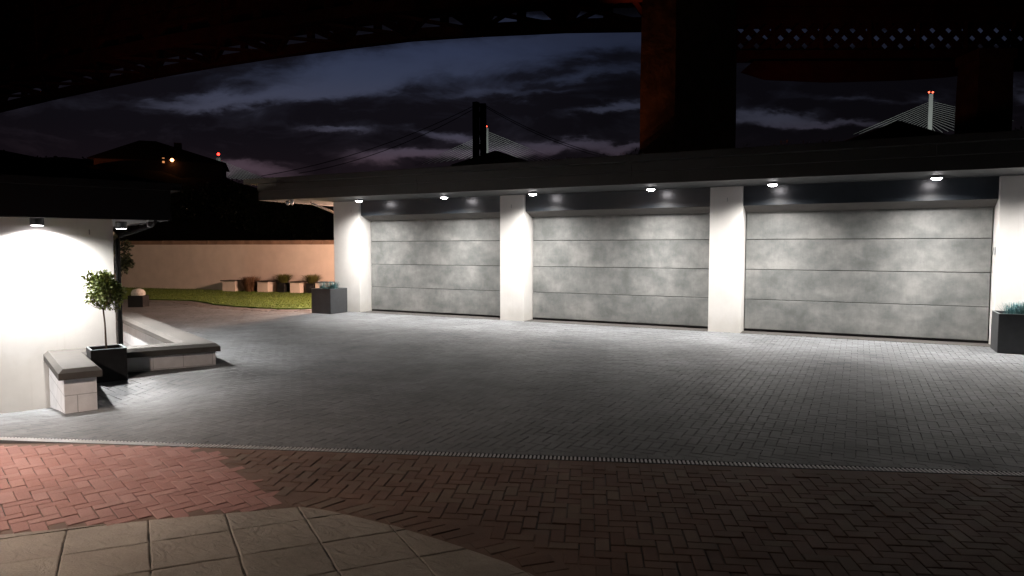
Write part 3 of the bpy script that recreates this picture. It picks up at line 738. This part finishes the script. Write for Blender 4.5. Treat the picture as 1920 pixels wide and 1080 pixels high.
MB().box(w0.x, w1.x, -.075, -.061, w0.z, w1.z).build('pane', 'window_glow', wf)
lp = on_villa(323.5, 301); b = MB(); b.lathe([(.01,-.2),(.17,-.1),(.2,0),(.17,.1),(.01,.2)], n=12)
wl = b.build('wall_lamp', 'orange_glow', None, smooth=True); wl.location = (Matrix(VI.inverted()) @ Vector((lp.x, -.45, lp.z))); tag(wl, 'glowing orange lamp on the dark villa wall on the hill', 'lamp')
light('POINT', 'bulb', (0, 0, -.0), 5, (1,.25,.08), wl, radius=.2).location = (0, 0, -.3)
for (x, y) in ((386, 315), (392, 314)):
    p0_ = on_villa(x, y+3); p1_ = on_villa(x+4, y-2)
    MB().box(p0_.x, p1_.x, -.04, -.005, p0_.z, p1_.z).build('window', 'house_far', villa)

tree0 = None
def bgtree(x, ytop, D, w, label, group, seed=0):
    global tree0
    if tree0 is None:
        tree0 = empty('broadleaf_tree', (0,0,0), 0, label, 'tree', group)
        MB().tube([(0,0,0),(.02,.01,.35),(0,.02,.62)], .035, 8, r1=.015).build('trunk', 'bark', tree0)
        leaves(9000, (0,0,.62), (.46,.46,.33), .024, 31, 40, .9).build('crown', 'dark_leaf', tree0); t = tree0
    else: t = copy_tree(tree0)
    g = at(x, 464, D); ht = at(x, ytop, D).z; t.location = (g.x, g.y, -.1); t.scale = (ht*.085*w, ht*.085*w, ht/1.0)
    t.rotation_euler = (0, 0, seed*1.7); t['label'] = label; t['group'] = group
G1 = 'trees on the dark hillside'; G2 = 'trees behind the garage roof'
tl = [(430,332,66,9,'dark tree just right of the villa, below the red beacon'),(466,345,60,9,'dark tree behind the left tip of the garage roof'),(505,352,58,8,'dark tree under the left overhang of the garage'),
      (560,362,58,9,'dark tree above the garden wall nearest the garage'),(150,290,84,12,'tall dark tree left of the villa'),(90,285,82,13,'dark tree above the left house roof'),(20,275,80,13,'dark tree at the far left skyline'),
      (240,330,62,12,'dark tree below the villa windows'),(360,335,62,11,'dark tree in front of the right end of the villa'),(300,350,58,11,'dark tree low behind the garden wall')]
for i, (x, y, D, w, lab) in enumerate(tl): bgtree(x, y, D, w, lab, G1, i)
tr = [(1030,292,60,4,'dark tree top right of the hip roof peak over the garage'),(1075,289,62,4,'low rounded tree top above the middle of the garage roof'),(1120,284,60,5,'dark tree top between the suspension tower and the great pier'),
      (1165,281,62,5,'dark tree top just left of the great stone pier'),(1205,272,58,5,'dark tree at the left foot of the great stone pier'),(1395,266,60,4,'dark tree top just right of the great stone pier'),
      (1450,259,62,5,'dark tree top at mid skyline over the right garage door'),(1510,257,64,5,'dark tree top left of the right hip roof'),(1560,256,64,5,'dark tree top touching the right hip roof'),(1890,236,60,7,'dark tree top at the right edge skyline')]
for i, (x, y, D, w, lab) in enumerate(tr): bgtree(x, y, D, w, lab, G2, i+20)
# two neighbouring roofs seen over the garage
for (xl, xp, xr, yl, yp, yr, D, lab) in [(845,930,1010,302,283,300,55,'dark hipped roof of a neighbouring house below the suspension tower'), (1610,1684,1800,252,227,250,50,'dark pointed roof of a neighbouring house below the right cable tower')]:
    A_, P_, B_ = at(xl, yl, D), at(xp, yp, D+4), at(xr, yr, D); ze = min(A_.z, B_.z)-.3; dep = FW.copy(); dep.z = 0; dep.normalize(); dep *= 8
    e = empty('neighbour_house', ((A_.x+B_.x)/2, (A_.y+B_.y)/2, 0), CYAW, lab, 'house'); b0 = Vector(e.location)
    T_ = (Matrix.Translation(b0) @ Matrix.Rotation(CYAW, 4, 'Z')).inverted()
    La, Lb, Lp = T_ @ Vector((A_.x, A_.y, ze)), T_ @ Vector((B_.x, B_.y, ze)), T_ @ P_
    MB().box(La.x+.5, Lb.x-.5, .4, 7.6, 0, ze).build('wall', 'house_far', e)
    b = MB(); b.add([(La.x, 0, ze), (Lb.x, 0, ze), (Lb.x, 8, ze), (La.x, 8, ze), (Lp.x-.15, 4, Lp.z), (Lp.x+.15, 4, Lp.z)], [(0,1,5,4),(1,2,5),(2,3,4,5),(3,0,4),(3,2,1,0)]); b.build('roof', 'roof', e)

# ---------------------------------------------------------------- rail bridge overhead
rb = empty('rail_bridge', (0,0,0), 0, 'huge dark red steel railway bridge crossing overhead with lattice girders', 'bridge')
A_ = at(1225, 464, 60); B_ = at(-60, 464, 100); A_.z = B_.z = 0; ax = (B_-A_); axL = ax.length; axd = ax.normalized(); axn = Vector((-axd.y, axd.x, 0))
def on_axis(x, y, off=0.):
    d = at(x, y, 1)-CAM; Q = A_+axn*off; t = (Q-CAM).dot(axn)/d.dot(axn); return CAM+d*t
if axn.dot(FW) < 0: axn = -axn
bot = [on_axis(x, y-9, 9.0)-axn*9.0 for x, y in ((1330,50),(1225,55),(1060,58),(900,66),(770,75),(650,90),(520,107),(400,126),(290,146),(190,167),(95,188),(0,211),(-140,245))]
b1s, b2, b3 = {0: MB(), 1: MB(), 2: MB(), 3: MB()}, MB(), MB()
Wd = 9.0
for k_ in range(len(bot)-1):
    p, q = bot[k_], bot[k_+1]
    up = Vector((0,0,14))
    for off in (0, Wd):
        o_ = axn*off
        b1s[0 if off else 1].beam(p+o_, q+o_, 1.0, 1.2); b1s[2 if off else 3].beam(p+o_+up, q+o_+up, .9, 1.2)
        b2.beam(p+o_, q+o_+up, .7, 1.1); b2.beam(q+o_, p+o_+up, .6, .9); b2.beam(p+o_, p+o_+up, .8, 1.0); b2.beam(p+o_+up*.19, q+o_+up*.19, .6, 1.7); b2.beam(p+o_+up*.31, q+o_+up*.31, .6, 1.3); b2.beam(p+o_+up*.42, q+o_+up*.42, .6, 1.5); b2.beam(p+o_+up*.56, q+o_+up*.56, .6, 1.5); b2.beam(p+o_+up*.86, q+o_+up*.86, .6, 1.5); b2.beam(p+o_+up*.7, q+o_+up*.7, .6, 1.5); b2.beam((p+q)/2+o_, (p+q)/2+o_+up, .5, .9)
    b3.beam(p, p+axn*Wd, .5, .7); b3.beam(p, q+axn*Wd, .35); b3.beam(p+axn*Wd, q, .35)
    b3.beam(p+up*.09, p+up*.09+axn*Wd, .6, 1.0)
[b_.build('chord', 'steel_red', rb) for b_ in b1s.values()]; b2.build('diagonal_bracing', 'steel_red', rb); b3.build('cross_bracing', 'steel_red', rb)
b = MB()
for k_ in range(len(bot)-1):
    p, q = bot[k_]+Vector((0,0,1.7)), bot[k_+1]+Vector((0,0,1.7)); w = axn*(Wd+.0)
    b.add([p-axn*.4, q-axn*.4, q+w, p+w, p-axn*.4+Vector((0,0,.5)), q-axn*.4+Vector((0,0,.5)), q+w+Vector((0,0,.5)), p+w+Vector((0,0,.5))], [(0,1,2,3),(7,6,5,4),(0,4,5,1),(1,5,6,2),(2,6,7,3),(3,7,4,0)])
b.build('deck', 'steel_red', rb)
# approach span to the right: lattice girder between the piers
RD = 66
def rp(x, y, o=0.): return at(x, y, RD)+Vector((FW.x, FW.y, 0)).normalized()*o
b2 = MB(); xs = np.arange(1330, 2010, 30)
for off in (0, 1.4):
    MB().beam(rp(1300,103,off), rp(2060,99,off), .5, .7).build('chord', 'steel_red', rb); MB().beam(rp(1300,30,off), rp(2060,26,off), .5, 1.5).build('chord', 'steel_red', rb)
for i, x in enumerate(xs[:-2]):
    b2.beam(rp(x,100), rp(x+60,40), .16, .62); b2.beam(rp(x,40,.2), rp(x+60,100,.2), .16, .62)
    if i % 3 == 0: b2.beam(rp(x+30,101), rp(x+30,36), .25, .4); b2.beam(rp(x+11,62,1.4), rp(x+41,84,1.4), .15, .5)
b2.build('lattice', 'steel_red', rb)
b = MB(); T_ = Vector((0,0,0)); p, q = rp(1300,14,-.4), rp(2060,10,-.4); w = Vector((FW.x, FW.y, 0)).normalized()*2.6
b.add([p, q, q+w, p+w]+[v_+Vector((0,0,3)) for v_ in (p, q, q+w, p+w)], [(0,1,2,3),(7,6,5,4),(0,4,5,1),(1,5,6,2),(2,6,7,3),(3,7,4,0)]); b.build('deck', 'steel_red', rb)
b = MB()   # added plate standing in for the reddish band under the lattice, curved lower edge
xs2 = np.linspace(1395, 2050, 30); off = .6
yb_ = np.interp(xs2, [1395,1440,1560,1700,1790,1850,2050], [132,146,151,147,141,131,128]); yt_ = np.full(30, 110.); yt_[0] = 131
vs = []
for o2_ in (off, off+.3):
    for i in range(30): vs.append(rp(xs2[i], yb_[i], o2_)); vs.append(rp(xs2[i], yt_[i]+(1 if i else 0), o2_))
fs = []
for i in range(29): fs += [(2*i, 2*i+2, 2*i+3, 2*i+1), (60+2*i+1, 60+2*i+3, 60+2*i+2, 60+2*i), (2*i, 60+2*i, 62+2*i, 2*i+2), (2*i+1, 2*i+3, 63+2*i, 61+2*i)]
b.add(vs, fs); b.build('added_band_plate', 'steel_red', rb)
added_flood = empty('floodlight', at(1480, 330, 54), 0, 'added unseen floodlight behind the garage, reddening the band plate under the right lattice', 'floodlight'); added_flood.location.z = 9.0
MB().box(-.15,.15,-.1,.1,-.12,.12).build('housing', 'black_metal', added_flood, bevel=.01); MB().tube([(0,0,-9.0),(0,0,-.12)], .07, 8).build('post', 'black_metal', added_flood)
light('SPOT', 'bulb', (0,0,.25), 330, (1,.22,.09), added_flood, target=at(1640,125,68)-added_flood.location, size=105, blend=.9, radius=.2)  # unseen lamp added only to redden the band plate
# piers
def pier(name, xl, xr, D, depthdir, dep, zt, lab, taper=.06):
    a, c = at(xl, 464, D), at(xr, 464, D); a.z = c.z = 0; d = Vector((depthdir[0], depthdir[1], 0)).normalized()*dep
    cen = (a+c+d)/2; e = empty(name, cen, 0, lab, 'bridge pier', 'stone piers of the rail bridge'); b = MB()
    base = [a, c, c+d, a+d]; n_ = 9; vs = []; r = random.Random(9)
    for j in range(n_):
        t = j/(n_-1); s_ = 1+taper*(1-t)
        for p in base: q = (p-cen)*s_; vs.append((q.x+r.gauss(0,.03), q.y+r.gauss(0,.03), zt*t))
    fs = [(3,2,1,0)]+[(j*4+i, j*4+(i+1) % 4, (j+1)*4+(i+1) % 4, (j+1)*4+i) for j in range(n_-1) for i in range(4)]+[tuple((n_-1)*4+i for i in range(4))]
    b.add(vs, fs); b.build('shaft', 'pier_stone', e)
    b = MB(); vs = [(q-cen)*1.12 for q in base]; b.add([(v_.x, v_.y, zt) for v_ in vs]+[(v_.x, v_.y, zt+.9) for v_ in vs], [(3,2,1,0),(4,5,6,7),(0,1,5,4),(1,2,6,5),(2,3,7,6),(3,0,4,7)]); b.build('cap', 'pier_stone', e)
    return e
pier('bridge_pier', 1262, 1372, 57, (axd.x*.9+FW.x*.55, axd.y*.9+FW.y*.55), 3.4, 24.5, 'massive dark stone pier with an orange lit left edge')
pier('bridge_pier', 1822, 1886, 64, (FW.x, FW.y), 3.0, 19.2, 'narrower dark stone pier at the far right of the skyline')
fl = empty('floodlight', at(1010, 330, 66), 0, 'small floodlight among the trees aimed at the stone pier', 'floodlight')
fl.location.z = 4
MB().box(-.15,.15,-.1,.1,-.12,.12).build('housing', 'black_metal', fl, bevel=.01)
light('SPOT', 'bulb', (0,0,.25), 4200, (1,.25,.07), fl, target=at(1240,130,59)-fl.location, size=50, blend=.9, radius=.2)
fl2 = empty('floodlight', at(120, 330, 70), 0, 'small floodlight on the hill aimed up at the bridge girder', 'floodlight'); fl2.location.z = 9
MB().box(-.15,.15,-.1,.1,-.12,.12).build('housing', 'black_metal', fl2, bevel=.01)
light('SPOT', 'bulb', (0,0,.25), 1000, (1,.22,.08), fl2, target=at(330,120,86)-fl2.location, size=110, blend=.9, radius=.2)

# ---------------------------------------------------------------- far road bridges
FD = 700.; fs_ = FD/CF
ft = empty('suspension_tower', (0,0,0), 0, 'dark twin legged suspension bridge tower with sagging main cables', 'bridge tower')
b = MB(); zt = at(900, 195, FD).z
for x0, x1, o in ((888,898.5,0),(902,911,6)):
    a, c = at(x0, 464, FD+o), at(x1, 464, FD+o); m_ = (a+c)/2; m_.z = 0; b.beam(m_, m_+Vector((0,0,zt if o == 0 else zt-1)), (x1-x0)*fs_, 5)
for y in (197, 215, 250, 275):
    b.beam(at(888,y,FD+3), at(911,y,FD+3), 3, 5 if y != 197 else 3)
b.build('tower_legs', 'dark_steel_far', ft)
def curve(pts, D, r, n=16):
    xs = [p[0] for p in pts]; out = []
    co = np.polyfit(xs, [p[1] for p in pts], 2)
    for x in np.linspace(xs[0], xs[-1], n): out.append(at(x, np.polyval(co, x), D))
    return out
b = MB()
for pts, D in [([(889,198),(800,240),(640,296),(490,330)], FD), ([(889,204),(820,240),(700,290),(560,325)], FD+8), ([(911,198),(1000,245),(1120,287),(1200,305)], FD), ([(911,201),(1000,249),(1120,291),(1200,309)], FD+8)]:
    b.tube(curve(pts, D, .4), .34, 5)
b.build('main_cable', 'dark_steel_far', ft)
def cable_tower(cx, ytop, yb, w, D, lab, stays, beac, hb=None, col=1., redx=(0,)):
    e = empty('cable_stayed_tower', (0,0,0), 0, lab, 'bridge tower', 'floodlit cable stayed bridge towers'); s_ = D/CF
    b = MB(); zt = at(cx, ytop, D).z; m_ = at(cx, ytop, D); m_.z = 0
    nseg = 6
    for j in range(nseg):
        t0, t1 = j/nseg, (j+1)/nseg
        b.beam(m_+Vector((0,0,zt*t0)), m_+Vector((0,0,zt*t1)), (w*1.25-(w*.35)*t0)*s_, 4)
    b.build('tower', 'concrete_far', e)
    b = MB(); base = m_+Vector((0,0,at(cx, yb, D).z))
    for (n_, ysA, ysB, xe0, ye0, xe1, ye1) in stays:
        for i in range(n_):
            t = i/(n_-1); p = at(cx, ysA+(ysB-ysA)*t, D); q = at(xe0+(xe1-xe0)*t, ye0+(ye1-ye0)*t, D); b.tube([p, q], .19*D/700, 4)
    b.build('stay_cables', 'concrete_far', e)
    for dx, dy in beac:
        bb = MB(); rr = (2.0 if hb is None else hb)*s_; bb.lathe([(.01,-rr),(rr*.7,-rr*.7),(rr,0),(rr*.7,rr*.7),(.01,rr)], c=at(cx+dx, ytop+dy, D), n=10); bb.build('beacon', 'red_glow' if hb and hb > 2.2 else 'red_glow_far', e, smooth=True)
    return e
cable_tower(1745.5, 177, 245, 11, 760, 'right cable stayed tower with two red beacons and a fan of white stays',
    [(14, 190, 234, 1600, 252, 1738, 248), (14, 190, 236, 1900, 226, 1756, 250)], [(-3.5,-4),(3.5,-4)], 1.7)
cable_tower(912.5, 240, 292, 4.2, 1000, 'slim cable stayed tower with one red beacon behind the suspension tower',
    [(13, 246, 286, 1060, 306, 920, 294), (12, 250, 286, 780, 310, 905, 294)], [(0,-3)], 1.3)
cable_tower(409.5, 296, 330, 5.5, 900, 'left cable stayed tower with one bright red beacon beside the villa',
    [(12, 299, 326, 520, 345, 425, 334), (8, 300, 326, 330, 340, 400, 334)], [(0,-7)], 2.6)
# floodlights of the road bridge (they stand on its deck)
for i, (x, y, D, tx, ty, e_, lab) in enumerate([(1700, 300, 700, 1745, 225, 5.2e5, 'bridge floodlight below the right cable stayed tower'), (960, 320, 960, 925, 270, 2.6e5, 'bridge floodlight below the slim cable stayed tower'), (440, 350, 870, 412, 310, 1.3e5, 'bridge floodlight below the left cable stayed tower')]):
    f = empty('floodlight', at(x, y, D-70), 0, lab, 'floodlight'); tgt = at(tx, ty, D)-f.location
    MB().box(-.6,.6,-.4,.4,-.5,.5).build('housing', 'black_metal', f)
    light('SPOT', 'bulb', (0,0,1.2), e_, (.9,1,.92), f, target=tgt, size=75, blend=.9, radius=.8)

# ---------------------------------------------------------------- night sky
w = bpy.data.worlds.new('World'); S.world = w; w.use_nodes = True; t = w.node_tree
for n_ in list(t.nodes): t.nodes.remove(n_)
class W(N):
    def __init__(s): s.t = t
g = W()
out = g.n('ShaderNodeOutputWorld'); tc = g.n('ShaderNodeTexCoord')
sky = g.n('ShaderNodeTexSky'); sky.sky_type = 'NISHITA'; sky.sun_disc = False; sky.sun_elevation = R(-7); sky.sun_rotation = R(-25)
bg1 = g.n('ShaderNodeBackground'); g.l(sky.outputs[0], bg1.inputs[0]); bg1.inputs[1].default_value = .05
# cloud layer mapped on a plane overhead (x/z, y/z) so that bands flatten to the horizon
sp3 = g.n('ShaderNodeSeparateXYZ'); g.l(tc.outputs['Generated'], sp3.inputs[0])
zc = g.math('ADD', g.math('MAXIMUM', sp3.outputs[2], 0.0), .10)
cbx = g.n('ShaderNodeCombineXYZ')
rot = CYAW+.15
# rotate horizontally so that bands lie across the view
xr = g.math('ADD', g.math('MULTIPLY', sp3.outputs[0], math.cos(rot)), g.math('MULTIPLY', sp3.outputs[1], math.sin(rot)))
yr = g.math('SUBTRACT', g.math('MULTIPLY', sp3.outputs[1], math.cos(rot)), g.math('MULTIPLY', sp3.outputs[0], math.sin(rot)))
g.l(g.math('DIVIDE', xr, zc), cbx.inputs[0]); g.l(g.math('DIVIDE', yr, zc), cbx.inputs[1]); cbx.inputs[2].default_value = 3.1
def wn(sx, sy, scale, detail, rough, dist, off=(0,0,0)):
    mp = g.n('ShaderNodeMapping'); g.l(cbx.outputs[0], mp.inputs[0]); mp.inputs['Scale'].default_value = (sx, sy, 1); mp.inputs['Location'].default_value = off
    return g.noise(mp.outputs[0], scale, detail, rough, dist)
n1 = wn(.45, 1.0, 1.0, 7, .55, .6, (1.3, 4.2, 0)); n2 = wn(.7, 1.3, 3.5, 7, .6, .8, (7, 1, 0))
cl = g.math('ADD', g.math('MULTIPLY', n1, .76), g.math('MULTIPLY', n2, .24))
bias = g.ramp(sp3.outputs[2], [(.0, (.55,.55,.55)), (.12, (.53,.53,.53)), (.15, (.41,.41,.41)), (.20, (.40,.40,.40)), (.235, (.50,.50,.50)), (.27, (.62,.62,.62)), (.5, (.5,.5,.5))])
cl = g.math('ADD', cl, g.math('MULTIPLY', g.math('SUBTRACT', bias, .5), .75))
# broken cloud: openings in the cloud deck given by bearing and height above the horizon, edges torn by noise
fx, fy = -math.sin(CYAW), math.cos(CYAW)
dF = g.math('MAXIMUM', g.math('ADD', g.math('MULTIPLY', sp3.outputs[0], fx), g.math('MULTIPLY', sp3.outputs[1], fy)), .05)
dR = g.math('ADD', g.math('MULTIPLY', sp3.outputs[0], fy), g.math('MULTIPLY', sp3.outputs[1], -fx))
U0 = g.math('DIVIDE', dR, dF); V0 = g.math('DIVIDE', sp3.outputs[2], dF)
uv = g.n('ShaderNodeCombineXYZ'); g.l(U0, uv.inputs[0]); g.l(V0, uv.inputs[1])
def un(sx, sy, scale, detail, rough, dist, off):
    mp = g.n('ShaderNodeMapping'); g.l(uv.outputs[0], mp.inputs[0]); mp.inputs['Scale'].default_value = (sx, sy, 1); mp.inputs['Location'].default_value = off
    return g.noise(mp.outputs[0], scale, detail, rough, dist)
wv = un(1, 2.2, 5, 6, .6, .3, (3, 1, 0)); wf = un(1, 2.6, 17, 5, .62, .4, (8, 2, 0)); wu = un(1, 1.5, 4, 4, .6, 0, (1, 9, 0))
V1 = g.math('ADD', V0, g.math('ADD', g.math('MULTIPLY', g.math('SUBTRACT', wv, .5), .055), g.math('MULTIPLY', g.math('SUBTRACT', wf, .5), .028)))
U1 = g.math('ADD', U0, g.math('MULTIPLY', g.math('SUBTRACT', wu, .5), .12))
OPEN = [(330,198,120,9,.55,-.04),(520,182,120,11,.85,-.12),(640,150,120,26,.95,-.1),(860,112,190,30,.95,-.05),(1130,85,130,20,.85,0),(1160,207,80,7,1.1,-.1),(640,247,60,5,.75,.05),
        (950,180,110,6,.5,-.05),(1080,148,130,8,.55,-.12),(790,297,85,8,1.25,-.05),(462,320,70,12,1.3,.03),(1030,288,110,9,1.0,-.03),(850,262,50,6,.9,.1),(1190,276,80,5,1.0,-.05),
        (1430,226,75,9,1.15,0),(1540,238,90,5,.9,0),(1600,190,120,5,.45,0),(1908,180,40,12,.8,0),(1500,72,260,16,.75,0),(1800,80,140,14,.7,0),(1000,55,150,8,.45,0),(330,140,60,10,.25,0),
        (2300,150,120,15,.8,0),(2600,230,160,10,.9,0),(-600,280,200,12,.5,0),(150,60,250,50,-1.0,0),(560,40,300,22,-.8,0)]
acc = None
for (px_, py_, sx_, sy_, am_, sk_) in OPEN:
    u0, v0, su, sv = (px_-960)/1274, (464-py_)/1274, sx_/1274, sy_/1274
    du = g.math('SUBTRACT', U1, u0); dv = g.math('ADD', g.math('SUBTRACT', V1, v0), g.math('MULTIPLY', du, sk_))
    a_ = g.math('MULTIPLY', du, 1/su); b_ = g.math('MULTIPLY', dv, 1/sv)
    e_ = g.math('MULTIPLY', g.math('EXPONENT', g.math('MULTIPLY', g.math('ADD', g.math('MULTIPLY', a_, a_), g.math('MULTIPLY', b_, b_)), -.6)), am_)
    acc = e_ if acc is None else g.math('ADD', acc, e_)
base_n = un(1, 3.2, 7, 7, .62, .5, (5, 5, 0))
tot = g.math('ADD', g.math('MULTIPLY', acc, .62), g.math('MULTIPLY', g.math('SUBTRACT', base_n, .5), 1.0))
fade = g.ramp(V0, [(.325, (1,1,1)), (.365, (.12,.12,.12))])
gap = g.ramp(tot, [(.0, (0,0,0)), (.16, (.10,.10,.10)), (.30, (.42,.42,.42)), (.52, (.85,.85,.85)), (.75, (1,1,1))])
elev = sp3.outputs[2]
clear = g.ramp(elev, [(.0, (.095,.058,.078)), (.12, (.088,.058,.078)), (.17, (.074,.076,.115)), (.235, (.046,.057,.104)), (.27, (.036,.047,.094)), (.32, (.029,.036,.070)), (.40, (.008,.010,.018)), (.9, (.003,.004,.007))])
cloud = g.ramp(elev, [(.0, (.016,.008,.012)), (.15, (.0065,.0050,.0078)), (.26, (.0065,.006,.0095)), (.36, (.0025,.0025,.004))])
# the left of the sky is darker
side = g.ramp(g.math('ADD', g.math('MULTIPLY', xr, .5), .5), [(.15, (.05,.05,.05)), (.19, (.22,.22,.22)), (.26, (.85,.85,.85)), (.34, (1,1,1)), (.56, (1,1,1)), (.64, (.6,.6,.6)), (.8, (.5,.5,.5))])
colr = g.mix(g.mix(g.mix(cloud, clear, gap), side, 1., 'MULTIPLY'), fade, 1., 'MULTIPLY')
bg2 = g.n('ShaderNodeBackground'); g.l(colr, bg2.inputs[0]); bg2.inputs[1].default_value = .72
add = g.n('ShaderNodeAddShader'); g.l(bg1.outputs[0], add.inputs[0]); g.l(bg2.outputs[0], add.inputs[1]); g.l(add.outputs[0], out.inputs[0])

# ---------------------------------------------------------------- render
S.render.engine = 'CYCLES'; c = S.cycles
c.max_bounces = 6; c.diffuse_bounces = 3; c.glossy_bounces = 3; c.sample_clamp_indirect = 4; c.use_light_tree = True
c.caustics_reflective = False; c.caustics_refractive = False
c.use_denoising = True
S.view_settings.view_transform = 'Standard'; S.view_settings.look = 'None'; S.view_settings.exposure = 0; S.view_settings.gamma = 1
S.view_settings.use_curve_mapping = False
